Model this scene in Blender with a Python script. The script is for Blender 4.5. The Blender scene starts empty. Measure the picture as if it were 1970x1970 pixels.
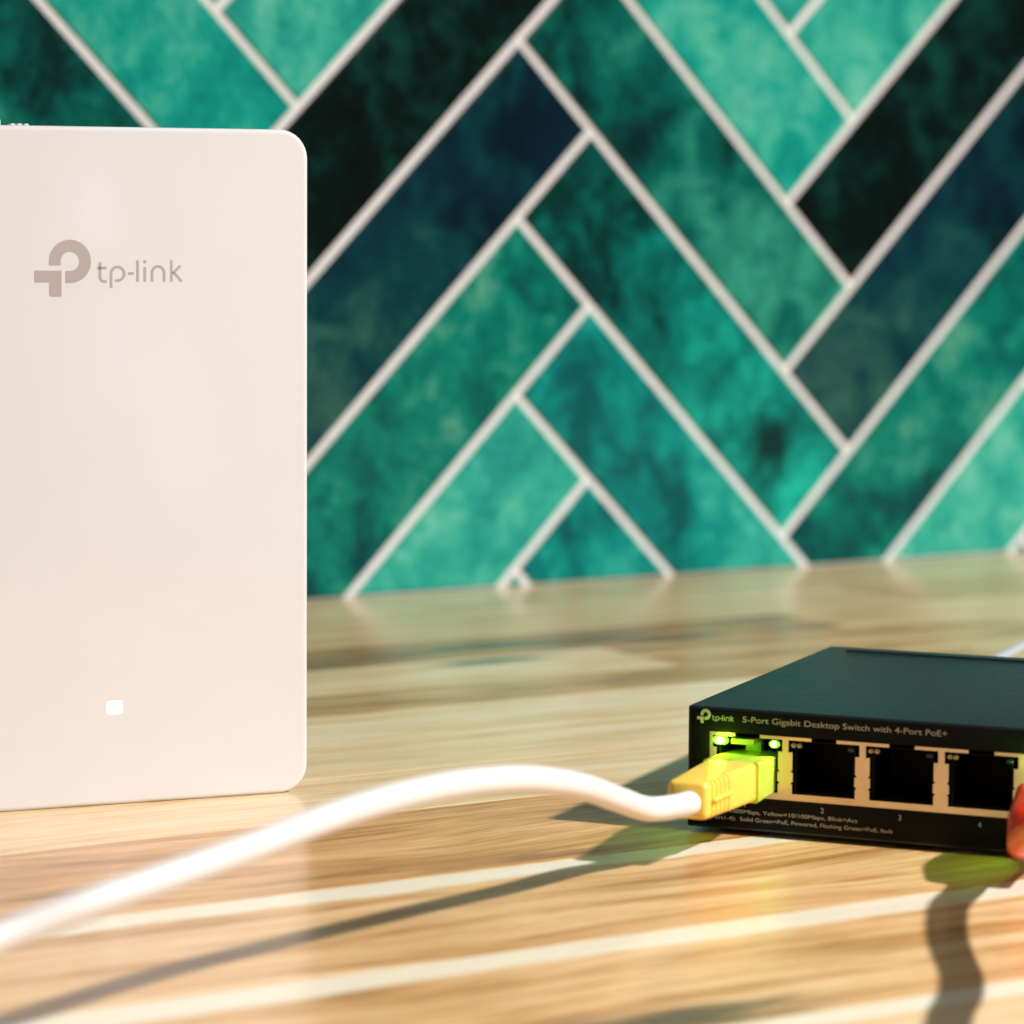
import bpy, bmesh, math, random
from mathutils import Vector, Matrix
random.seed(11)
MM = 0.001
scene = bpy.context.scene
col = scene.collection

# ------------------------------------------------------------------ camera
cam_d = bpy.data.cameras.new('camera')
cam = bpy.data.objects.new('camera', cam_d); col.objects.link(cam)
Rv = Vector((0.8456681943, -0.5336726760, 0.0062273574))
Uv = Vector((0.0437631350, 0.0809672659, 0.9957555372))
Fv = Vector((0.5319117343, 0.8418062584, -0.0918266309))
M = Matrix.Identity(4)
for i in range(3):
    M[i][0], M[i][1], M[i][2] = Rv[i], Uv[i], -Fv[i]
CAM = Vector((30.2295, -902.3489, 127.0955))
M.translation = CAM * MM
cam.matrix_world = M
cam_d.sensor_fit = 'HORIZONTAL'; cam_d.sensor_width = 36.0
cam_d.lens = 36.0 * 6186.96 / 1970.0
cam_d.shift_x = (985 - 959.56) / 1970.0
cam_d.shift_y = (966.59 - 985) / 1970.0
cam_d.clip_start = 0.01; cam_d.clip_end = 50
cam_d.dof.use_dof = True
cam_d.dof.focus_distance = 0.678
cam_d.dof.aperture_fstop = 16.5
scene.camera = cam

# ------------------------------------------------------------------ world and lamps
w = bpy.data.worlds.new('World'); scene.world = w; w.use_nodes = True
bg = w.node_tree.nodes['Background']
bg.inputs[0].default_value = (1.0, 0.94, 0.85, 1); bg.inputs[1].default_value = 0.195

SW = Vector((409.911, -374.222, 0.0)); SWYAW = -0.9633
AP = Vector((364.378, -296.478, 0.0)); APYAW = -0.1644
LAMP = Vector((960.0, -1159.2, 828.3))
ld = bpy.data.lights.new('key_lamp', 'SPOT'); ld.shadow_soft_size = 0.027
ld.energy = 126.0; ld.color = (1.0, 0.966, 0.930)
ld.spot_size = math.radians(120); ld.spot_blend = 1.0
lo = bpy.data.objects.new('key_lamp', ld); col.objects.link(lo)
lo.location = LAMP * MM
lo.rotation_euler = (Vector((650, -600, -600)) * MM - LAMP * MM).to_track_quat('-Z', 'Y').to_euler()

scene.view_settings.view_transform = 'Standard'
scene.view_settings.look = 'None'
scene.view_settings.exposure = 0.0
scene.view_settings.gamma = 1.0
scene.cycles.use_denoising = True
scene.cycles.max_bounces = 8
scene.cycles.sample_clamp_indirect = 6.0

# three small cool lamps, added to give faint glints in the glossy white front
for loc_, sx_, sy_, e_ in (
    ((433.5, -1332.5, 124.8), 0.013, 0.034, 0.0064),
    ((442.8, -1331.4, 49.2), 0.01, 0.06, 0.008),
    ((473.3, -1329.9, 12.8), 0.009, 0.075, 0.0096),
    ):
    pl = bpy.data.lights.new('glint_lamp', 'AREA'); pl.shape = 'RECTANGLE'; pl.size = sx_; pl.size_y = sy_
    pl.energy = e_; pl.color = (.78, .86, 1.0)
    po_ = bpy.data.objects.new('glint_lamp', pl); col.objects.link(po_)
    po_.location = Vector(loc_) * MM
    po_.rotation_euler = (Vector((325, -289, 100)) - Vector(loc_)).to_track_quat('-Z', 'Y').to_euler()

# ------------------------------------------------------------------ helpers
def tag(o, label=None, cat=None, group=None, kind=None):
    if label: o['label'] = label
    if cat: o['category'] = cat
    if group: o['group'] = group
    if kind: o['kind'] = kind
    return o

def link(name, me, mat=None, parent=None, loc=None, rot=None, smooth=None):
    o = bpy.data.objects.new(name, me); col.objects.link(o)
    if mat is not None and me is not None:
        me.materials.clear(); me.materials.append(mat)
    if parent: o.parent = parent
    if loc is not None: o.location = loc
    if rot is not None: o.rotation_euler = rot
    if smooth is not None and me is not None:
        for p in me.polygons: p.use_smooth = True
        if smooth < 180: me.set_sharp_from_angle(angle=math.radians(smooth))
    return o

def empty(name, loc, rz=0):
    o = bpy.data.objects.new(name, None); col.objects.link(o)
    o.location = Vector(loc) * MM; o.rotation_euler = (0, 0, rz); o.empty_display_size = 0.02
    return o

def finish(bm, name, scale=MM):
    if scale != 1: bmesh.ops.scale(bm, vec=(scale,) * 3, verts=bm.verts)
    me = bpy.data.meshes.new(name); bm.to_mesh(me); bm.free()
    return me

def add_box(bm, x0, x1, y0, y1, z0, z1, bev=0.0, seg=2):
    r = bmesh.ops.create_cube(bm, size=1.0)
    vs = r['verts']
    for v in vs:
        v.co = Vector((x0 if v.co.x < 0 else x1, y0 if v.co.y < 0 else y1, z0 if v.co.z < 0 else z1))
    if bev:
        es = {e for v in vs for e in v.link_edges}
        bmesh.ops.bevel(bm, geom=list(es), offset=bev, segments=seg, affect='EDGES', profile=0.5)

def box_me(name, *a, **k):
    bm = bmesh.new(); add_box(bm, *a, **k); return finish(bm, name)

def outline(x0, x1, z0, z1, r, n=8):
    pts = []
    for cx, cz, a0 in ((x1 - r, z1 - r, 0), (x0 + r, z1 - r, 90), (x0 + r, z0 + r, 180), (x1 - r, z0 + r, 270)):
        for i in range(n + 1):
            a = math.radians(a0 + 90 * i / n)
            pts.append((cx + r * math.cos(a), cz + r * math.sin(a)))
    return pts

def loft(bm, rings, cap0=True, cap1=True):
    vr = [[bm.verts.new(p) for p in ring] for ring in rings]
    n = len(vr[0])
    for a, b in zip(vr, vr[1:]):
        for i in range(n):
            bm.faces.new((a[i], a[(i + 1) % n], b[(i + 1) % n], b[i]))
    if cap0: bm.faces.new(list(reversed(vr[0])))
    if cap1: bm.faces.new(vr[-1])
    bmesh.ops.recalc_face_normals(bm, faces=bm.faces)

def rounded_slab(name, x0, x1, z0, z1, r, y0, y1, fil, fil_back=None):
    """slab whose broad faces look along y, with rolled edges"""
    if fil_back is None: fil_back = fil
    rings = []
    steps = 5
    for i in range(steps + 1):
        t = math.pi / 2 * i / steps
        ins = fil * (1 - math.sin(t)); y = y0 + fil * (1 - math.cos(t))
        rings.append([(x, y, z) for x, z in outline(x0 + ins, x1 - ins, z0 + ins, z1 - ins, max(r - ins, .05))])
    for i in range(steps + 1):
        t = math.pi / 2 * (1 - i / steps)
        ins = fil_back * (1 - math.sin(t)); y = y1 - fil_back * (1 - math.cos(t))
        rings.append([(x, y, z) for x, z in outline(x0 + ins, x1 - ins, z0 + ins, z1 - ins, max(r - ins, .05))])
    k = min(fil + .35, .3 * min(x1 - x0, z1 - z0)); kb = min(fil_back + .35, .3 * min(x1 - x0, z1 - z0))
    rings.insert(0, [(x, y0, z) for x, z in outline(x0 + k, x1 - k, z0 + k, z1 - k, max(r - k, .03))])
    rings.append([(x, y1, z) for x, z in outline(x0 + kb, x1 - kb, z0 + kb, z1 - kb, max(r - kb, .03))])
    bm = bmesh.new(); loft(bm, rings)
    return finish(bm, name)

def spline(pts, sub=10):
    P = [Vector(p) for p in pts]
    P = [P[0] * 2 - P[1]] + P + [P[-1] * 2 - P[-2]]
    out = []
    for i in range(1, len(P) - 2):
        a, b, c, d = P[i - 1:i + 3]
        for k in range(sub):
            t = k / sub
            out.append(.5 * ((2 * b) + (c - a) * t + (2 * a - 5 * b + 4 * c - d) * t * t + (3 * b - a - 3 * c + d) * t ** 3))
    out.append(P[-2].copy())
    return out

def tube(bm, pts, rad, n=20, radii=None):
    up = Vector((0, 0, 1)); rings = []
    for i, p in enumerate(pts):
        t = (pts[min(i + 1, len(pts) - 1)] - pts[max(i - 1, 0)]).normalized()
        s = t.cross(up).normalized(); u = s.cross(t)
        rr = radii[i] if radii else rad
        rings.append([p + (s * math.cos(2 * math.pi * k / n) + u * math.sin(2 * math.pi * k / n)) * rr for k in range(n)])
    loft(bm, rings)

def stroke(bm, pts, wd, y0, y1):
    """flat printed stroke in the x-z plane"""
    n = len(pts); L = []; R = []
    for i, p in enumerate(pts):
        a = Vector(pts[max(i - 1, 0)]); b = Vector(pts[min(i + 1, n - 1)])
        t = (b - a).normalized(); nn = Vector((-t.y, t.x)) * wd / 2
        L.append(Vector(p) + nn); R.append(Vector(p) - nn)
    prism(bm, L + R[::-1], y0, y1)

def prism(bm, poly, y0, y1):
    f = [bm.verts.new((p[0], y0, p[1])) for p in poly]
    b = [bm.verts.new((p[0], y1, p[1])) for p in poly]
    m = len(poly)
    bm.faces.new(f); bm.faces.new(b[::-1])
    for i in range(m):
        bm.faces.new((f[i], b[i], b[(i + 1) % m], f[(i + 1) % m]))

def arc(cx, cz, r, a0, a1, n=14):
    return [(cx + r * math.cos(math.radians(a0 + (a1 - a0) * i / n)), cz + r * math.sin(math.radians(a0 + (a1 - a0) * i / n))) for i in range(n + 1)]

# ------------------------------------------------------------------ materials
class NT:
    def __init__(s, name):
        s.m = bpy.data.materials.new(name); s.m.use_nodes = True
        s.t = s.m.node_tree; s.b = s.t.nodes['Principled BSDF']
    def n(s, typ, **k):
        nd = s.t.nodes.new(typ)
        for a, v in k.items(): setattr(nd, a, v)
        return nd
    def l(s, a, b): s.t.links.new(a, b)
    def math(s, op, a, b=None, c=None, clamp=False):
        nd = s.n('ShaderNodeMath', operation=op, use_clamp=clamp)
        for i, v in enumerate((a, b, c)):
            if v is None: continue
            if hasattr(v, 'is_linked'): s.l(v, nd.inputs[i])
            else: nd.inputs[i].default_value = v
        return nd.outputs[0]
    def mix(s, fac, a, b, typ='MIX'):
        nd = s.n('ShaderNodeMix', data_type='RGBA', blend_type=typ)
        for i, v in ((0, fac), (6, a), (7, b)):
            if hasattr(v, 'is_linked'): s.l(v, nd.inputs[i])
            else: nd.inputs[i].default_value = v if i == 0 else (*v[:3], 1)
        return nd.outputs[2]
    def noise(s, vec, scale, detail=4, rough=.55, dist=0.0, dims='3D', w=None):
        nd = s.n('ShaderNodeTexNoise', noise_dimensions=dims)
        nd.inputs['Scale'].default_value = scale; nd.inputs['Detail'].default_value = detail
        nd.inputs['Roughness'].default_value = rough; nd.inputs['Distortion'].default_value = dist
        if vec is not None: s.l(vec, nd.inputs['Vector'])
        if w is not None: s.l(w, nd.inputs['W'])
        return nd.outputs['Fac']
    def ramp(s, fac, stops, interp='LINEAR'):
        nd = s.n('ShaderNodeValToRGB'); cr = nd.color_ramp; cr.interpolation = interp
        while len(cr.elements) < len(stops): cr.elements.new(.5)
        for e, (p, c) in zip(cr.elements, stops):
            e.position = p; e.color = (*c[:3], 1)
        s.l(fac, nd.inputs[0]); return nd.outputs[0]
    def mapping(s, vec, scale=(1, 1, 1), loc=(0, 0, 0)):
        nd = s.n('ShaderNodeMapping'); nd.inputs['Scale'].default_value = scale; nd.inputs['Location'].default_value = loc
        s.l(vec, nd.inputs['Vector']); return nd.outputs[0]
    def objco(s): return s.n('ShaderNodeTexCoord').outputs['Object']
    def attr(s, name): return s.n('ShaderNodeAttribute', attribute_type='OBJECT', attribute_name=name).outputs['Fac']
    def bump(s, h, strength, dist):
        nd = s.n('ShaderNodeBump'); nd.inputs['Strength'].default_value = strength; nd.inputs['Distance'].default_value = dist
        s.l(h, nd.inputs['Height']); s.l(nd.outputs[0], s.b.inputs['Normal'])
    def set(s, **k):
        for a, v in k.items():
            i = s.b.inputs[a.replace('_', ' ')]
            if hasattr(v, 'is_linked'): s.l(v, i)
            else: i.default_value = (*v, 1) if isinstance(v, tuple) and len(v) == 3 and i.type == 'RGBA' else v
        return s.m

def srgb(r, g, b):
    f = lambda c: (c / 255 / 12.92) if c / 255 <= .04045 else ((c / 255 + .055) / 1.055) ** 2.4
    return (f(r), f(g), f(b))

def plain(name, base, rough, noise_amt=0.06, nscale=120, bump=0.0, **k):
    q = NT(name); c = q.objco()
    f = q.noise(c, nscale, 3)
    lo_ = tuple(x * (1 - noise_amt) for x in base); hi_ = tuple(min(1, x * (1 + noise_amt)) for x in base)
    cc = q.ramp(f, [(.3, lo_), (.7, hi_)])
    r = q.math('ADD', q.math('MULTIPLY', q.noise(c, nscale * .35, 2), .12), rough - .06)
    if bump: q.bump(q.noise(c, nscale * 14, 2), .4, bump)
    return q.set(Base_Color=cc, Roughness=r, **k)

def emit(name, color, strength, base=(.8, .8, .8)):
    q = NT(name); return q.set(Base_Color=base, Emission_Color=color, Emission_Strength=strength, Roughness=.3)

# wood: one procedural material, every stave steers it with its own properties
def wood_mat():
    q = NT('acacia_wood'); c = q.objco()
    rnd = q.n('ShaderNodeObjectInfo').outputs['Random']
    off = q.n('ShaderNodeCombineXYZ'); q.l(q.math('MULTIPLY', rnd, 37.0), off.inputs[0]); q.l(q.math('MULTIPLY', rnd, 91.0), off.inputs[1])
    va = q.n('ShaderNodeVectorMath', operation='ADD'); q.l(c, va.inputs[0]); q.l(off.outputs[0], va.inputs[1])
    p = va.outputs[0]
    warp = q.noise(q.mapping(p, (9, 26, 9)), 1, 2)
    wv = q.n('ShaderNodeCombineXYZ'); q.l(q.math('MULTIPLY', q.math('SUBTRACT', warp, .5), .022), wv.inputs[1])
    vb = q.n('ShaderNodeVectorMath', operation='ADD'); q.l(p, vb.inputs[0]); q.l(wv.outputs[0], vb.inputs[1])
    pw = vb.outputs[0]
    broad = q.noise(q.mapping(pw, (6, 75, 75)), 1, 3, .5)
    mid = q.noise(q.mapping(pw, (15, 330, 330)), 1, 3, .55)
    fine = q.noise(q.mapping(pw, (55, 1900, 1900)), 1, 3, .6)
    blotch = q.noise(q.mapping(p, (16, 42, 42)), 1, 4, .6)
    f = q.math('ADD', q.math('MULTIPLY', q.math('SUBTRACT', broad, .5), 1.0), q.math('MULTIPLY', q.math('SUBTRACT', mid, .5), .85))
    f = q.math('ADD', f, q.math('MULTIPLY', q.math('SUBTRACT', fine, .5), .95))
    f = q.math('ADD', f, q.math('MULTIPLY', q.math('SUBTRACT', blotch, .5), .65))
    v = q.math('ADD', q.math('MULTIPLY', q.math('MULTIPLY', f, 1.08), q.attr('figure')), q.attr('tone'))
    # brown heartwood streaks
    hw = q.noise(q.mapping(pw, (9, 120, 120), (3, 7, 1)), 1, 4, .6)
    hs = q.math('MULTIPLY', q.math('SUBTRACT', hw, .56, clamp=True), 2.4)
    v = q.math('SUBTRACT', v, q.math('MULTIPLY', hs, q.math('ADD', .35, q.attr('warm'))))
    colr = q.ramp(v, [(0, (.10, .062, .030)), (.22, (.30, .175, .068)), (.45, (.55, .335, .130)), (.7, (.79, .595, .335)), (1, (.88, .78, .57))])
    warm = q.mix(1.0, colr, (1.0, .70, .46), 'MULTIPLY')
    colr = q.mix(q.math('MULTIPLY', q.attr('warm'), q.math('ADD', .45, q.math('MULTIPLY', blotch, 1.1)), clamp=True), colr, warm)
    # sapwood strip along the rear edge of a stave (local y up)
    sx = q.n('ShaderNodeSeparateXYZ'); q.l(c, sx.inputs[0])
    ypos = q.math('ADD', sx.outputs[1], q.math('MULTIPLY', q.math('SUBTRACT', q.noise(q.mapping(p, (14, 14, 14)), 1, 3), .5), .010))
    sap = q.n('ShaderNodeMapRange', interpolation_type='SMOOTHSTEP')
    q.l(ypos, sap.inputs['Value'])
    q.l(q.attr('sap_from'), sap.inputs['From Min']); q.l(q.math('ADD', q.attr('sap_from'), .0022), sap.inputs['From Max'])
    sapc = q.ramp(q.math('ADD', q.math('MULTIPLY', fine, .5), q.math('MULTIPLY', mid, .5)), [(.3, (.82, .72, .53)), (.7, (.90, .84, .70))])
    colr = q.mix(sap.outputs[0], colr, sapc)
    # a knot
    dx = q.math('DIVIDE', q.math('SUBTRACT', sx.outputs[0], q.attr('knot_x')), q.math('MULTIPLY', q.attr('knot_size'), 4.2))
    dy = q.math('DIVIDE', q.math('SUBTRACT', sx.outputs[1], q.attr('knot_y')), q.attr('knot_size'))
    dd = q.math('SQRT', q.math('ADD', q.math('MULTIPLY', dx, dx), q.math('MULTIPLY', dy, dy)))
    dd = q.math('ADD', dd, q.math('MULTIPLY', q.math('SUBTRACT', q.noise(q.mapping(p, (60, 240, 60)), 1, 3), .5), 1.3))
    kn = q.n('ShaderNodeMapRange', interpolation_type='SMOOTHSTEP'); q.l(dd, kn.inputs['Value'])
    kn.inputs['From Min'].default_value = .35; kn.inputs['From Max'].default_value = 1.25
    kn.inputs['To Min'].default_value = .88; kn.inputs['To Max'].default_value = 0
    kc = q.ramp(fine, [(.3, (.030, .028, .024)), (.7, (.10, .066, .036))])
    colr = q.mix(kn.outputs[0], colr, kc)
    # dark pores
    pore = q.noise(q.mapping(pw, (190, 3200, 3200)), 1, 1)
    pm = q.math('MULTIPLY', q.math('SUBTRACT', pore, .62, clamp=True), 3.0, clamp=True)
    colr = q.mix(pm, colr, (.20, .12, .055))
    rough = q.math('ADD', .165, q.math('MULTIPLY', mid, .12))
    q.bump(q.math('ADD', q.math('MULTIPLY', mid, .6), q.math('MULTIPLY', fine, .3)), .10, .0004)
    return q.set(Base_Color=colr, Roughness=rough, Specular_IOR_Level=.5)

def glaze_mat(name, deep, body, light, bias, freckle=0.5, blue=0.0, grad=(0, 0), blob=None):
    """hand-painted glaze: washes of three tones pooled over the tile"""
    q = NT(name); c = q.objco()
    rnd = q.n('ShaderNodeObjectInfo').outputs['Random']
    wv = q.math('MULTIPLY', rnd, 3.0)
    big = q.noise(q.mapping(c, (30, 30, 24)), 1, 2, .5, 1.2, '4D', wv)
    med = q.noise(q.mapping(c, (100, 100, 84)), 1, 4, .62, .8, '4D', wv)
    sm = q.noise(q.mapping(c, (420, 420, 340)), 1, 3, .6, .3, '4D', wv)
    f = q.math('ADD', q.math('MULTIPLY', big, .60), q.math('MULTIPLY', med, .40))
    f = q.math('ADD', f, q.math('MULTIPLY', q.math('SUBTRACT', sm, .5), .28))
    f = q.math('ADD', f, bias)
    sx = q.n('ShaderNodeSeparateXYZ'); q.l(c, sx.inputs[0])
    ax = q.math('MULTIPLY', q.math('ADD', q.math('MULTIPLY', sx.outputs[0], grad[0]), q.math('MULTIPLY', sx.outputs[2], grad[1])), 12.6)
    f = q.math('ADD', f, ax)
    if blob:        # pooled pigment
        bx = q.math('SUBTRACT', sx.outputs[0], blob[0]); bz = q.math('SUBTRACT', sx.outputs[2], blob[1])
        d = q.math('SQRT', q.math('ADD', q.math('MULTIPLY', bx, bx), q.math('MULTIPLY', bz, bz)))
        d = q.math('ADD', d, q.math('MULTIPLY', q.math('SUBTRACT', med, .5), .016))
        mr = q.n('ShaderNodeMapRange', interpolation_type='SMOOTHSTEP'); q.l(d, mr.inputs['Value'])
        mr.inputs['From Min'].default_value = .0; mr.inputs['From Max'].default_value = .017
        mr.inputs['To Min'].default_value = -.19; mr.inputs['To Max'].default_value = 0
        f = q.math('ADD', f, mr.outputs[0])
    colr = q.ramp(f, [(.33, deep), (.50, body), (.67, light)])
    if blue:
        bl = q.noise(q.mapping(c, (24, 24, 30), (3, 1, 2)), 1, 2, .5, .4, '4D', wv)
        colr = q.mix(q.math('MULTIPLY', q.math('SUBTRACT', bl, .42, clamp=True), 4.0 * blue, clamp=True), colr, (.001, .020, .042))
    spot = q.noise(c, 150, 2, .5, .5, '4D', wv)
    sp = q.math('MULTIPLY', q.math('SUBTRACT', spot, .64, clamp=True), 9 * freckle, clamp=True)
    colr = q.mix(sp, colr, tuple(x * .45 for x in deep))
    q.bump(q.noise(c, 42, 2), .25, .0006)
    return q.set(Base_Color=colr, Roughness=.2, Specular_IOR_Level=.16)

WOOD = wood_mat()
GROUT = plain('grout', (.77, .75, .755), .85, .05, 300, .0003)
SLABW = plain('slab_wood', (.20, .12, .06), .6)
GLAZE = {
 'black': glaze_mat('glaze_black_green', (.0003, .0018, .0018), (.0006, .008, .007), (.002, .055, .040), -.02, .4),
 'blue':  glaze_mat('glaze_blue_green', (.0004, .008, .016), (.0010, .042, .048), (.030, .115, .085), -.04, .4, .5, (-.09, -.09)),
 'moss':  glaze_mat('glaze_moss', (.0003, .050, .052), (.0010, .185, .135), (.13, .38, .25), -.045, .6, 0, (.02, .04)),
 'mint':  glaze_mat('glaze_mint', (.001, .17, .16), (.025, .35, .27), (.16, .52, .38), .01, .3),
 'sea':   glaze_mat('glaze_seafoam', (.0006, .15, .14), (.006, .30, .24), (.11, .47, .34), 0, .4),
 'jade':  glaze_mat('glaze_jade', (.0003, .028, .026), (.0008, .165, .135), (.010, .42, .32), -.03, .5, 0, (.08, -.08), (.035, -.036)),
 'pine':  glaze_mat('glaze_pine', (.0003, .020, .021), (.0008, .110, .088), (.03, .28, .19), -.02, .6, 0, (.07, -.07)),
 'teal':  glaze_mat('glaze_teal', (.0004, .080, .084), (.0008, .235, .205), (.05, .43, .33), -.01, .5, 0, (.05, -.05)),
}
AP_WHITE = plain('glossy_white_plastic', (.70, .690, .712), .09, .01, 60)
AP_BACK = plain('matte_white_plastic', (.76, .75, .72), .45, .02)
PRINT_AP = plain('grey_brown_print', (.43, .375, .362), .35, .02)
LED_WHITE = emit('white_light', (1, 1, 1), 3.0)
BLACK = plain('black_powder_coat', (.006, .0095, .014), .31, .12, 900, .00006, Specular_IOR_Level=.42)
DARKPL = plain('black_plastic', (.002, .002, .002), .6, Specular_IOR_Level=.15)
FILM = plain('matte_black_front_film', (.0045, .0045, .0042), .55, .1, 500, Specular_IOR_Level=.10)
RUBBER = plain('rubber', (.015, .015, .015), .8)
NICKEL = plain('nickel_warm_reflection', (.80, .64, .44), .36, .05, 200, Metallic=1.0)  # warm tint paints the wooden counter's reflection into the metal colour
PRINT_SW = plain('pale_print', (.46, .43, .39), .6, .05)
LED_GREEN = emit('green_light', (.30, 1.0, .14), 6.0)
LED_RIM = emit('green_lens_glow', (.26, 1.0, .01), 1.4, (.2, .5, .1))
LED_OFF = plain('milky_lens', (.42, .33, .22), .25)
LED_DIM = plain('dark_green_lens', (.009, .022, .012), .3)
YELLOW = plain('yellow_boot_rubber', (.90, .63, .10), .36, .04, 200, Subsurface_Weight=.15)
YELLOW.node_tree.nodes['Principled BSDF'].inputs['Subsurface Radius'].default_value = (.003, .002, .0005)
CLEARY = plain('clear_yellow_green_glow', (.64, .82, .09), .12, .03, 200, Transmission_Weight=.15, IOR=1.5, Subsurface_Weight=.4)  # lime share of the base colour is painted-in green port light
CLEARY.node_tree.nodes['Principled BSDF'].inputs['Subsurface Radius'].default_value = (.004, .006, .001)
CORD_W = plain('white_cord_jacket', (.72, .69, .68), .38, .02, 200)
CORD_O = plain('orange_cord_jacket', (.80, .16, .02), .4, .05, 200)
BOOT_O = plain('translucent_orange_boot', (.44, .024, .002), .30, .10, 300, Subsurface_Weight=.15)
BOOT_O.node_tree.nodes['Principled BSDF'].inputs['Subsurface Radius'].default_value = (.004, .001, .0003)
CORD_G = plain('grey_cord_jacket', (.42, .44, .53), .2, .04, 200)

# ------------------------------------------------------------------ wall: grout bed and glazed herringbone tiles
S2 = math.sqrt(2)
TW, TL = 41.4828, 158.4779
X0, Z0 = 607.2914, 123.1917
GR = 2.9
XA, XB, ZT = -60.0, 1330.0, 470.0
wall = link('wall', box_me('wall', XA, XB, 1.0, 16, -40, ZT), GROUT)
tag(wall, 'kitchen wall tiled in green and teal glazed herringbone with pale grout', 'wall', kind='structure')

def clip(poly, ax, lim, keep_greater):
    out = []
    for i in range(len(poly)):
        a, b = poly[i], poly[(i + 1) % len(poly)]
        ina = (a[ax] >= lim) == keep_greater; inb = (b[ax] >= lim) == keep_greater
        if ina: out.append(a)
        if ina != inb:
            t = (lim - a[ax]) / (b[ax] - a[ax])
            out.append((a[0] + (b[0] - a[0]) * t, a[1] + (b[1] - a[1]) * t))
    return out

def inset(poly, d):
    n = len(poly); out = []
    for i in range(n):
        p0, p1, p2 = Vector(poly[i - 1]), Vector(poly[i]), Vector(poly[(i + 1) % n])
        e1 = (p1 - p0).normalized(); e2 = (p2 - p1).normalized()
        n1 = Vector((-e1.y, e1.x)); n2 = Vector((-e2.y, e2.x))
        k = 1 + n1.dot(n2)
        out.append(p1 + (n1 + n2) * (d / max(k, .25)))
    return out

def area(poly):
    return .5 * sum(poly[i][0] * poly[(i + 1) % len(poly)][1] - poly[(i + 1) % len(poly)][0] * poly[i][1] for i in range(len(poly)))

def wp(a, b): return (X0 + (a + b) / S2, Z0 + (b - a) / S2)

def tile(a0, a1, b0, b1, mat):
    g = GR / 2
    poly = [wp(a0 + g, b0 + g), wp(a1 - g, b0 + g), wp(a1 - g, b1 - g), wp(a0 + g, b1 - g)]
    for ax, lim, kg in ((1, .6, True), (1, ZT - 2, False), (0, XA + 2, True), (0, XB - 2, False)):
        poly = clip(poly, ax, lim, kg)
        if len(poly) < 3: return
    # drop repeated points
    q = []
    for p in poly:
        if not q or (Vector(p) - Vector(q[-1])).length > .4: q.append(p)
    if len(q) > 2 and (Vector(q[0]) - Vector(q[-1])).length <= .4: q.pop()
    poly = q
    if len(poly) < 3: return
    if area(poly) < 0: poly = poly[::-1]
    if area(poly) < 4: return
    cx = sum(p[0] for p in poly) / len(poly); cz = sum(p[1] for p in poly) / len(poly)
    # the tile's own centre drives the painted pattern
    ox, oz = wp((a0 + a1) / 2, (b0 + b1) / 2)
    rings = [(0, 1.6), (0, .6), (.08, .3), (.3, .09), (.7, 0.0)]
    bm = bmesh.new()
    jig = random.uniform(-.12, .12)
    L = []
    for ins, y in rings:
        pp = inset(poly, min(ins, .12 * math.sqrt(area(poly)))) if ins else poly
        L.append([(p[0] - ox, y + jig, p[1] - oz) for p in pp])
    loft(bm, L)
    me = finish(bm, 'tile')
    o = link('tile', me, mat, wall, Vector((ox, 0, oz)) * MM, smooth=None)

BK = {-6: 'mint', -5: 'jade', -4: 'mint', -3: 'mint', -2: 'black', -1: 'blue', 0: 'moss', 1: 'mint', 2: 'teal', 3: 'jade'}
AK = {-4: 'mint', -3: 'mint', -2: 'sea', -1: 'pine', 0: 'jade', 1: 'teal', 2: 'teal', 3: 'pine'}
cyc = ['jade', 'mint', 'teal', 'blue', 'moss', 'black', 'pine']
for m in range(-5, 5):
    for k in range(-14, 15):
        # A tiles slope down to the right, B tiles slope up to the right
        tile(k * TW + m * TL, k * TW + m * TL + TL, -k * TW + m * TL, -k * TW + m * TL + TW,
             GLAZE[AK.get(k, cyc[(k * 3) % 7])])
        tile(TL + k * TW + m * TL, TL + k * TW + m * TL + TW, -k * TW + m * TL, -k * TW + m * TL + TL,
             GLAZE[BK.get(k, cyc[(k * 5) % 7])])

# ------------------------------------------------------------------ countertop: slab and acacia staves
counter = link('countertop', box_me('countertop', XA, XB, -724, .4, -38, -8.2), SLABW)
tag(counter, 'varnished acacia butcher block counter of honey and brown staves', 'countertop', kind='structure')
ROWS = [0.3, -50, -100, -138, -178, -208, -246, -284, -326, -386, -446, -506, -562, -618, -672, -722]
# planned staves for the part in view: row -> list of (x0, x1, tone, warm, figure, sap width, knot or None)
PLAN = {
 0: [(60, 470, .60, .1, .6, 0, None), (470, 905, .66, .05, .5, 0, (590, -28, 3.0))],
 1: [(150, 700, .64, .1, .5, 0, None), (700, 1010, .52, .25, .6, 0, None)],
 2: [(240, 640, .30, .35, .9, 0, (578, -133, 4.2)), (640, 960, .62, .3, .6, 0, None)],
 3: [(180, 548, .74, .12, .7, 0, (508, -146, 5.2)), (548, 930, .50, .35, .8, 0, None)],
 4: [(215, 640, .44, .15, .7, 0, None), (640, 1020, .62, .15, .6, 0, None)],
 5: [(140, 560, .80, .08, .6, 0, None), (560, 900, .66, .15, .6, 0, None)],
 6: [(60, 720, .78, .1, .5, 0, None)],
 7: [(100, 630, .76, .2, .6, 0, None)],
 8: [(90, 600, .54, .65, .7, 0, None)],
 9: [(20, 640, .64, .5, .8, 11, None)],
 10: [(40, 700, .66, .5, .9, 12, (312, -499, 8.5))],
 11: [(110, 700, .72, .35, .7, 9, None)],
}
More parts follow.
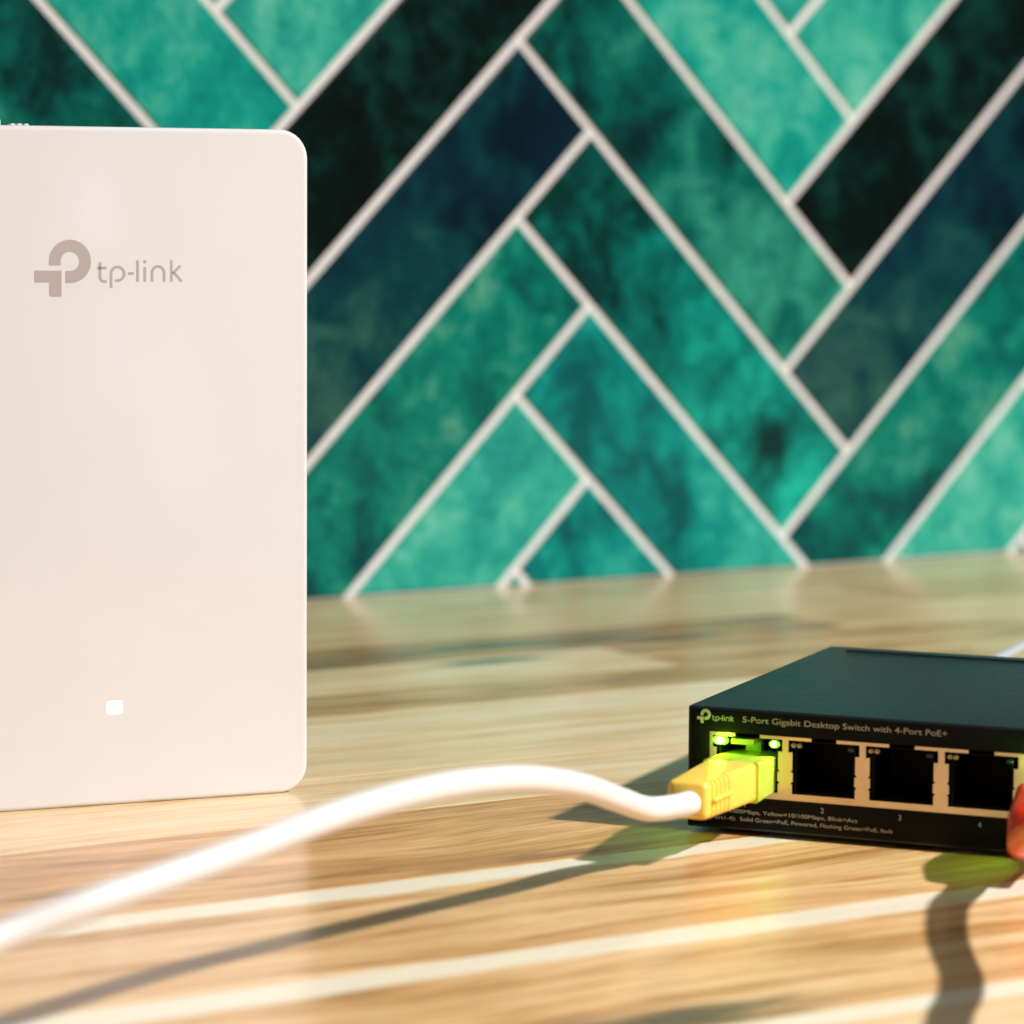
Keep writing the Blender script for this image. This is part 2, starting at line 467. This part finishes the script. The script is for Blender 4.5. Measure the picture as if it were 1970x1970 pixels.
def stave(y0, y1, x0, x1, tone, warm, fig, sap, knot):
    cx, cy = (x0 + x1) / 2, (y0 + y1) / 2
    g = .04
    me = box_me('plank', x0 + g - cx, x1 - g - cx, y1 + g - cy, y0 - g - cy, -8, 0, bev=.12, seg=1)
    o = link('plank', me, WOOD, counter, Vector((cx, cy, random.uniform(-.02, .0))) * MM)
    o['tone'] = tone; o['warm'] = warm; o['figure'] = fig
    o['sap_from'] = (y0 - sap - cy) * MM if sap else 9.0
    o['knot_x'] = (knot[0] - cx) * MM if knot else 99.0
    o['knot_y'] = (knot[1] - cy) * MM if knot else 99.0
    o['knot_size'] = knot[2] * MM if knot else .001
for r in range(len(ROWS) - 1):
    y0, y1 = ROWS[r], ROWS[r + 1]
    plan = list(PLAN.get(r, []))
    lo_x = min([p[0] for p in plan], default=300); hi_x = max([p[1] for p in plan], default=300)
    for p in plan: stave(y0, y1, *p)
    x = lo_x
    while x > XA + 5:
        n = max(XA, x - random.uniform(230, 460))
        if n - XA < 60: n = XA
        stave(y0, y1, n, x, random.uniform(.45, .72), random.uniform(.1, .7), .7, random.choice((0, 0, 10)), None); x = n
    x = hi_x
    while x < XB - 5:
        n = min(XB, x + random.uniform(230, 460))
        if XB - n < 60: n = XB
        stave(y0, y1, x, n, random.uniform(.45, .72), random.uniform(.1, .7), .7, random.choice((0, 0, 10)), None); x = n

# ------------------------------------------------------------------ brand mark and lettering
def mark_bm(scale, ox, oz, y0, y1, bm=None):
    """the P-shaped mark and its wordmark, drawn in the millimetres of the large device"""
    bm = bm or bmesh.new()
    T = lambda pts: [(ox + (x + 60.06) * scale, oz + (z - 107.75) * scale) for x, z in pts]
    cx, cz, R, r = -52.42, 115.05, 4.5, 1.98
    outer = [(cx - R, 114.2)] + arc(cx, cz, R, 180, -90, 30) + [(-53.42, cz - R)]
    inner = [(cx - r, 114.2)] + arc(cx, cz, r, 180, -90, 30) + [(-53.42, cz - r)]
    prism(bm, T(outer + inner[::-1]), y0, y1)
    prism(bm, T([(-60.06, 113.15), (-60.06, 110.68), (-56.88, 110.68), (-56.88, 108.2), (-56.75, 107.88), (-56.45, 107.75), (-54.25, 107.75), (-54.25, 113.15)]), y0, y1)
    sw = .58
    def st(p): stroke(bm, T(p), sw * scale, y0, y1)
    st([(-46.0, 114.85), (-46.0, 111.7)] + arc(-45.1, 111.75, .9, 180, 270, 6) + [(-44.55, 110.87)])
    st([(-46.62, 113.66), (-44.6, 113.66)])
    st([(-43.62, 109.5), (-43.62, 112.4)] + arc(-42.2, 112.47, 1.42, 180, -90, 18) + [(-42.75, 111.05)])
    st([(-39.95, 112.5), (-38.7, 112.5)])
    st([(-37.87, 115.3), (-37.87, 110.8)])
    st([(-36.28, 113.85), (-36.28, 110.8)])
    prism(bm, T(arc(-36.28, 114.95, .38, 0, 330, 11)), y0, y1)
    st([(-34.72, 110.8), (-34.72, 112.6)] + arc(-33.4, 112.65, 1.32, 180, 0, 14) + [(-32.08, 110.8)])
    st([(-30.5, 115.3), (-30.5, 110.8)])
    st([(-30.25, 112.45), (-28.5, 114.15)])
    st([(-30.0, 112.75), (-28.25, 110.8)])
    bmesh.ops.recalc_face_normals(bm, faces=bm.faces)
    return bm

def text_me(body, x0, x1, base, height, y):
    """lettering upright in the x-z plane, stretched to the measured width and capital height"""
    cu = bpy.data.curves.new('lettering', 'FONT'); cu.body = body; cu.size = 1.0; cu.extrude = 0.0
    ob = bpy.data.objects.new('lettering', cu)
    me = bpy.data.meshes.new_from_object(ob)
    bpy.data.objects.remove(ob)
    xs = [v.co.x for v in me.vertices]
    a, b = min(xs), max(xs)
    cap = .73
    sx = (x1 - x0) / (b - a) if x1 is not None else height / cap
    for v in me.vertices:
        X, Y = v.co.x, v.co.y
        v.co = Vector((x0 + (X - a) * sx, y, base + Y * height / cap)) * MM
    return me

# ------------------------------------------------------------------ white access point
ap = empty('access_point', AP, APYAW)
tag(ap, 'upright white glossy rounded access point with a lit status light, standing on the counter', 'access point')
link('front_cover', rounded_slab('front_cover', -86, 0, 0, 143, 6.2, 0, 5.5, .9, .4), AP_WHITE, ap, smooth=40)
link('back_housing', rounded_slab('back_housing', -84.6, -1.6, 1.5, 141.5, 5.0, 5.55, 20, .3, 1.2), AP_BACK, ap, smooth=40)
bm = mark_bm(1.0, -60.06, 107.75, -.03, .05)
link('printed_logo', finish(bm, 'printed_logo'), PRINT_AP, ap)
link('status_light', rounded_slab('status_light', -44.95, -41.6, 19.5, 22.2, .45, -.06, .3, .04), LED_WHITE, ap)
link('mounting_tab', box_me('mounting_tab', -82, -65.4, 5.8, 9, 141.2, 144.35, bev=.3), AP_BACK, ap)
bm = bmesh.new()
for i in range(3): add_box(bm, -63.3 + 1.45 * i, -62.3 + 1.45 * i, 6.0, 8.5, 141.3, 143.5, bev=.12, seg=1)
link('vent_rib', finish(bm, 'vent_rib'), AP_BACK, ap)

# ------------------------------------------------------------------ black network switch
sw = empty('network_switch', SW, SWYAW)
tag(sw, 'black five-port desktop network switch with glowing green port lights', 'network switch')
BW, BD, ZB, ZTOP = 99.8, 98.0, 1.0, 26.0
bm = bmesh.new()
add_box(bm, 0, BW, 0, BD, ZB, ZTOP, bev=.55, seg=3)
bm.faces.ensure_lookup_table()
ff = min((f for f in bm.faces if f.normal.y < -.99), key=lambda f: -f.calc_area())
loop = [v for v in ff.verts]
bmesh.ops.delete(bm, geom=[ff], context='FACES_ONLY')
loop.sort(key=lambda v: math.atan2(v.co.z - 13.5, v.co.x - 50))
wx0, wx1, wz0, wz1 = 4.7, 86.7, 7.85, 20.95
inn = sorted([(wx0, wz0), (wx1, wz0), (wx1, wz1), (wx0, wz1)], key=lambda p: math.atan2(p[1] - 13.5, p[0] - 50))
fr = [bm.verts.new((x, 0, z)) for x, z in inn]
bk = [bm.verts.new((x, 15, z)) for x, z in inn]
for i in range(4):
    j = (i + 1) % 4
    bm.faces.new((loop[i], loop[j], fr[j], fr[i])); bm.faces.new((fr[i], fr[j], bk[j], bk[i]))
bm.faces.new(bk)
bmesh.ops.recalc_face_normals(bm, faces=bm.faces)
bd = link('body', finish(bm, 'body'), BLACK, sw, smooth=20)
bd.data.materials.append(FILM)
for p in bd.data.polygons:
    if p.center.y < .0152 and p.center.x > .001 and p.center.x < .0988 and (abs(p.normal.y) > .97 or (.0001 < p.center.y < .0148 and .005 < p.center.z < .022)):
        p.material_index = 1
link('top_ridge', box_me('top_ridge', 6, 94, 90.7, 92.2, ZTOP - .2, ZTOP + .35, bev=.15), BLACK, sw)
for fx in (9, BW - 9):
    for fy in (9, BD - 9):
        bm = bmesh.new(); bmesh.ops.create_cone(bm, cap_ends=True, segments=20, radius1=4, radius2=4.4, depth=1.2, matrix=Matrix.Translation((fx, fy, .6)))
        link('foot', finish(bm, 'foot'), RUBBER, sw)
P0, PITCH = 12.72, 16.15
# metal shield framing the five sockets
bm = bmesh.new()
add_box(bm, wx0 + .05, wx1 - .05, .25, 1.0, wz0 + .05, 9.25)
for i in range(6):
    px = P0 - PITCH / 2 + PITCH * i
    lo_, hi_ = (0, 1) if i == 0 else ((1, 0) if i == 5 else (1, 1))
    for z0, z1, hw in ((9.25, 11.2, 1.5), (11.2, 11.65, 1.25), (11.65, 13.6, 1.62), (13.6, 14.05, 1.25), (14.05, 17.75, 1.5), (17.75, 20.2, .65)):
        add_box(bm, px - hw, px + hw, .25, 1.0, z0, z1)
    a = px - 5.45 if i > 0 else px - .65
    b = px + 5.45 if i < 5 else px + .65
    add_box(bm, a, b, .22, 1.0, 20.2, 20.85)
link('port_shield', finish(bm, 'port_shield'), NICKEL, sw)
for i in range(5):
    px = P0 + PITCH * i
    bm = bmesh.new()
    # open-fronted dark plastic socket
    add_box(bm, px - 6.3, px - 5.9, 1.2, 13.5, 9.4, 20.0); add_box(bm, px + 5.9, px + 6.3, 1.2, 13.5, 9.4, 20.0)
    add_box(bm, px - 5.9, px + 5.9, 13, 13.5, 9.4, 20.0)
    add_box(bm, px - 5.9, px + 5.9, 1.2, 13, 9.35, 9.6); add_box(bm, px - 5.9, px + 5.9, 1.2, 13, 19.9, 20.1)
    s = link('port', finish(bm, 'port'), DARKPL, sw)
    on = i in (0, 4)
    # left light: two small lobes; right light: a single one
    bm = bmesh.new()
    for dx in (-.62, .62):
        bmesh.ops.create_uvsphere(bm, u_segments=14, v_segments=8, radius=1.08 if on else .6, matrix=Matrix.Translation((px - 5.75 + dx, .5, 19.2)) @ Matrix.Diagonal((1, .8, .85, 1)))
    link('port_light', finish(bm, 'port_light'), LED_RIM if on else LED_OFF, s, smooth=180)
    if on:      # the light the diode throws out of its lens
        gl = bpy.data.lights.new('port_glow', 'POINT'); gl.energy = .0028; gl.color = (.36, 1.0, .02); gl.shadow_soft_size = .0012
        go = bpy.data.objects.new('port_glow', gl); col.objects.link(go); go.parent = s
        go.location = Vector((px - 5.5, -2.2, 18.9)) * MM
        for gx, ge in ((-5.7, .013), (5.7, .005)):
            gb = bpy.data.lights.new('port_beam', 'SPOT'); gb.spot_size = math.radians(112); gb.spot_blend = .6; gb.shadow_soft_size = .0010; gb.energy = ge; gb.color = (.36, 1.0, .02)
            gp = bpy.data.objects.new('port_beam', gb); col.objects.link(gp); gp.parent = s
            gp.location = Vector((px + gx, -.75, 19.2)) * MM; gp.rotation_euler = (math.radians(-18), 0, 0)
            bm = bmesh.new()
            bmesh.ops.create_uvsphere(bm, u_segments=14, v_segments=8, radius=.72 if gx > 0 else .82, matrix=Matrix.Translation((px + gx, .1, 19.18)) @ Matrix.Diagonal((1.0 if gx > 0 else 1.5, .8, .9, 1)))
            link('light_core', finish(bm, 'light_core'), LED_GREEN, s, smooth=180)
    bm = bmesh.new()
    bmesh.ops.create_uvsphere(bm, u_segments=14, v_segments=8, radius=1.0 if on else .7, matrix=Matrix.Translation((px + 5.7, .5, 19.15)) @ Matrix.Diagonal((1.15, .8, .8, 1)))
    link('port_light', finish(bm, 'port_light'), LED_RIM if on else LED_DIM, s, smooth=180)
bm = mark_bm(.246, 1.95, 22.5, -.03, .03)
link('printed_logo', finish(bm, 'printed_logo'), PRINT_SW, sw)
for body, x0, x1, base, h in (
    ('5-Port Gigabit Desktop Switch with 4-Port PoE+', 11.75, 54.25, 23.25, 1.25),
    ('Green=1000Mbps, Yellow=10/100Mbps, Blink=Act', 4.2, 36.2, 4.55, .82),
    ('PoE(Port1-4):  Solid Green=PoE, Powered, Flashing Green=PoE, fault', 2.6, 43.5, 3.0, .82),
    ('1', P0 - .3, None, 5.9, 1.15), ('2', P0 + PITCH - .4, None, 5.9, 1.15), ('3', P0 + 2 * PITCH - .4, None, 5.75, 1.15),
    ('4', P0 + 3 * PITCH - .4, None, 5.65, 1.15), ('5', P0 + 4 * PITCH - .4, None, 5.6, 1.15)):
    link('lettering', text_me(body, x0, x1, base, h, -.03), PRINT_SW, sw)

# ------------------------------------------------------------------ cables
def sw_pt(x, y, z):
    c, s = math.cos(SWYAW), math.sin(SWYAW)
    return Vector((SW.x + x * c - y * s, SW.y + x * s + y * c, z))

def boot_rings(secs, n=5):
    """secs: (y, xc, zc, half width, half height, corner radius)"""
    return [[(x, y, z) for x, z in outline(xc - hw, xc + hw, zc - hh, zc + hh, r, n)] for y, xc, zc, hw, hh, r in secs]

# yellow-booted plug with white cord in the first socket
nc = empty('network_cable', SW, SWYAW)
tag(nc, 'white network cable with yellow plug boot curving out of the first socket', 'cable')
secs = [(-36.2, P0, 13.35, 3.3, 2.9, 1.0), (-35.9, P0, 13.35, 3.85, 3.4, 1.1), (-35.2, P0, 13.35, 4.15, 3.65, 1.2)]
y = -34.2
def hw_at(y): t = (y + 36) / 26; return 4.2 + 1.25 * t, 3.7 + .3 * t, 13.35 - .35 * t
for k in range(5):      # grip ribs
    for dy, cut in ((0, 0), (.3, .5), (.95, .5), (1.25, 0)):
        hw, hh, zc = hw_at(y + dy); secs.append((y + dy, P0, zc, hw - cut, hh - cut * .6, 1.25))
    y += 2.15
for yy in (y + .3, -12, -10.4):
    hw, hh, zc = hw_at(yy); secs.append((yy, P0, zc, hw, hh, 1.2))
secs.append((-10.0, P0, 13.0, 5.2, 3.8, 1.0))
bm = bmesh.new(); loft(bm, boot_rings(secs))
link('boot', finish(bm, 'boot'), YELLOW, nc, smooth=50)
bm = bmesh.new()
for hs in (-1, 1): add_box(bm, P0 + hs * 4.75 - .5, P0 + hs * 4.75 + .5, -34, -23.5, 12.9, 13.7, bev=.2, seg=1)
link('grip_bar', finish(bm, 'grip_bar'), YELLOW, nc)
bm = bmesh.new()
loft(bm, boot_rings([(-9.95, P0, 12.85, 5.85, 4.1, .5), (-9.6, P0, 12.85, 5.85, 4.1, .5), (9.5, P0, 12.85, 5.75, 3.3, .4)], 3))
link('plug', finish(bm, 'plug'), CLEARY, nc, smooth=40)
bm = bmesh.new()
add_box(bm, P0 - 3.4, P0 + 1.4, -.1, 7.0, 18.65, 19.8, bev=.15)
add_box(bm, P0 - 2.6, P0 + .7, 7.0, 9.0, 16.1, 19.5, bev=.15)
link('latch', finish(bm, 'latch'), CLEARY, nc, smooth=40)
PW = [sw_pt(P0 + .4, -28, 13.2), sw_pt(P0 + .4, -37, 12.9), (376.5, -408.5, 13.3), (361.7, -419.8, 18.3), (347.7, -429.3, 23.4), (335.5, -436.9, 26.8), (324.7, -442.7, 29.1),
      (311.9, -448.6, 30.6), (300.4, -453.0, 31.1), (289.7, -456.6, 30.8), (279.5, -459.8, 30.0), (269.6, -462.9, 28.8), (259.8, -466.0, 27.5),
      (244.4, -470.6, 25.8), (230.4, -473.5, 23.9), (217.1, -474.0, 21.0), (202, -476, 17.8), (180, -476, 13.0), (150, -470, 7.5), (115, -455, 3.6), (70, -430, 2.62), (10, -400, 2.62)]
sp = spline(PW, 8)
bm = bmesh.new(); tube(bm, sp, 2.4)
me = finish(bm, 'cord')
link('cord', me, CORD_W, None, smooth=60)
co = bpy.data.objects['cord']; co.parent = nc; co.matrix_parent_inverse = nc.matrix_basis.inverted()

# orange cable in the fifth socket
oc = empty('network_cable', SW, SWYAW)
tag(oc, 'orange network cable with a glossy translucent orange boot in the fifth socket', 'cable')
PX = P0 + 4 * PITCH
def droop(y): return 13.0 - .006 * max(0, -y - 6) ** 2
secs = []
for yy, hw, hh, r in ((-28.2, 2.4, 3.0, 1.6), (-28, 3.4, 4.3, 2.0), (-27, 4.0, 4.9, 2.2), (-24, 4.4, 5.0, 2.2), (-18, 5.1, 4.8, 1.8), (-13, 5.8, 4.5, 1.2), (-9.6, 5.9, 4.3, 1.0)):
    secs.append((yy, PX, droop(yy), hw, hh, r))
bm = bmesh.new(); loft(bm, boot_rings(secs, 6)); link('boot', finish(bm, 'boot'), BOOT_O, oc, smooth=60)
bm = bmesh.new(); loft(bm, boot_rings([(-9.5, PX, 12.85, 5.85, 4.1, .5), (9.5, PX, 12.85, 5.75, 3.3, .4)], 3))
link('plug', finish(bm, 'plug'), CLEARY, oc, smooth=40)
bm = bmesh.new()
add_box(bm, PX - 3.4, PX + 1.4, -.1, 7.0, 18.65, 19.8, bev=.15)
add_box(bm, PX - 2.6, PX + .7, 7.0, 9.0, 16.1, 19.5, bev=.15)
link('latch', finish(bm, 'latch'), CLEARY, oc, smooth=40)
PO = [sw_pt(PX, -24, 10.8), sw_pt(PX, -32, 9.8), (422.4, -470.7, 17.5), (413.6, -480.2, 17.5), (405.9, -488.6, 17.0), (397.3, -498.4, 16.0), (388.6, -509.2, 15.0), (382.3, -516.9, 15.0), (376.2, -524.1, 15.5), (369.4, -531.8, 16.5), (360, -546, 18), (352, -570, 18),
      (345, -600, 14), (345, -640, 6), (352, -680, 2.62), (362, -712, 2.62)]
bm = bmesh.new(); tube(bm, spline(PO, 8), 2.6)
oo = link('cord', finish(bm, 'cord'), CORD_O, None, smooth=60)
oo.parent = oc; oo.matrix_parent_inverse = oc.matrix_basis.inverted()

# power cord behind the switch
pc = empty('power_cord', SW, SWYAW)
tag(pc, 'pale grey power cord arcing up behind the black network switch', 'power cord')
bm = bmesh.new(); loft(bm, boot_rings([(98.1, 22, 14.5, 4.2, 4.2, 4.0), (112, 22, 14.6, 4.2, 4.2, 4.0), (117, 22, 14.8, 2.4, 2.4, 2.2)], 6))
link('plug', finish(bm, 'plug'), DARKPL, pc, smooth=50)
PP = [sw_pt(*p) for p in ((22, 110, 14.6), (22, 140, 15.2), (22, 180, 15.3), (22.4, 205, 15.2), (25, 240, 13), (32, 285, 7.5), (44, 320, 2.4), (70, 345, 2.0), (110, 355, 2.0), (200, 340, 2.0))]
bm = bmesh.new(); tube(bm, spline(PP, 8), 1.15)
po = link('cord', finish(bm, 'cord'), CORD_G, None, smooth=60)
po.parent = pc; po.matrix_parent_inverse = pc.matrix_basis.inverted()
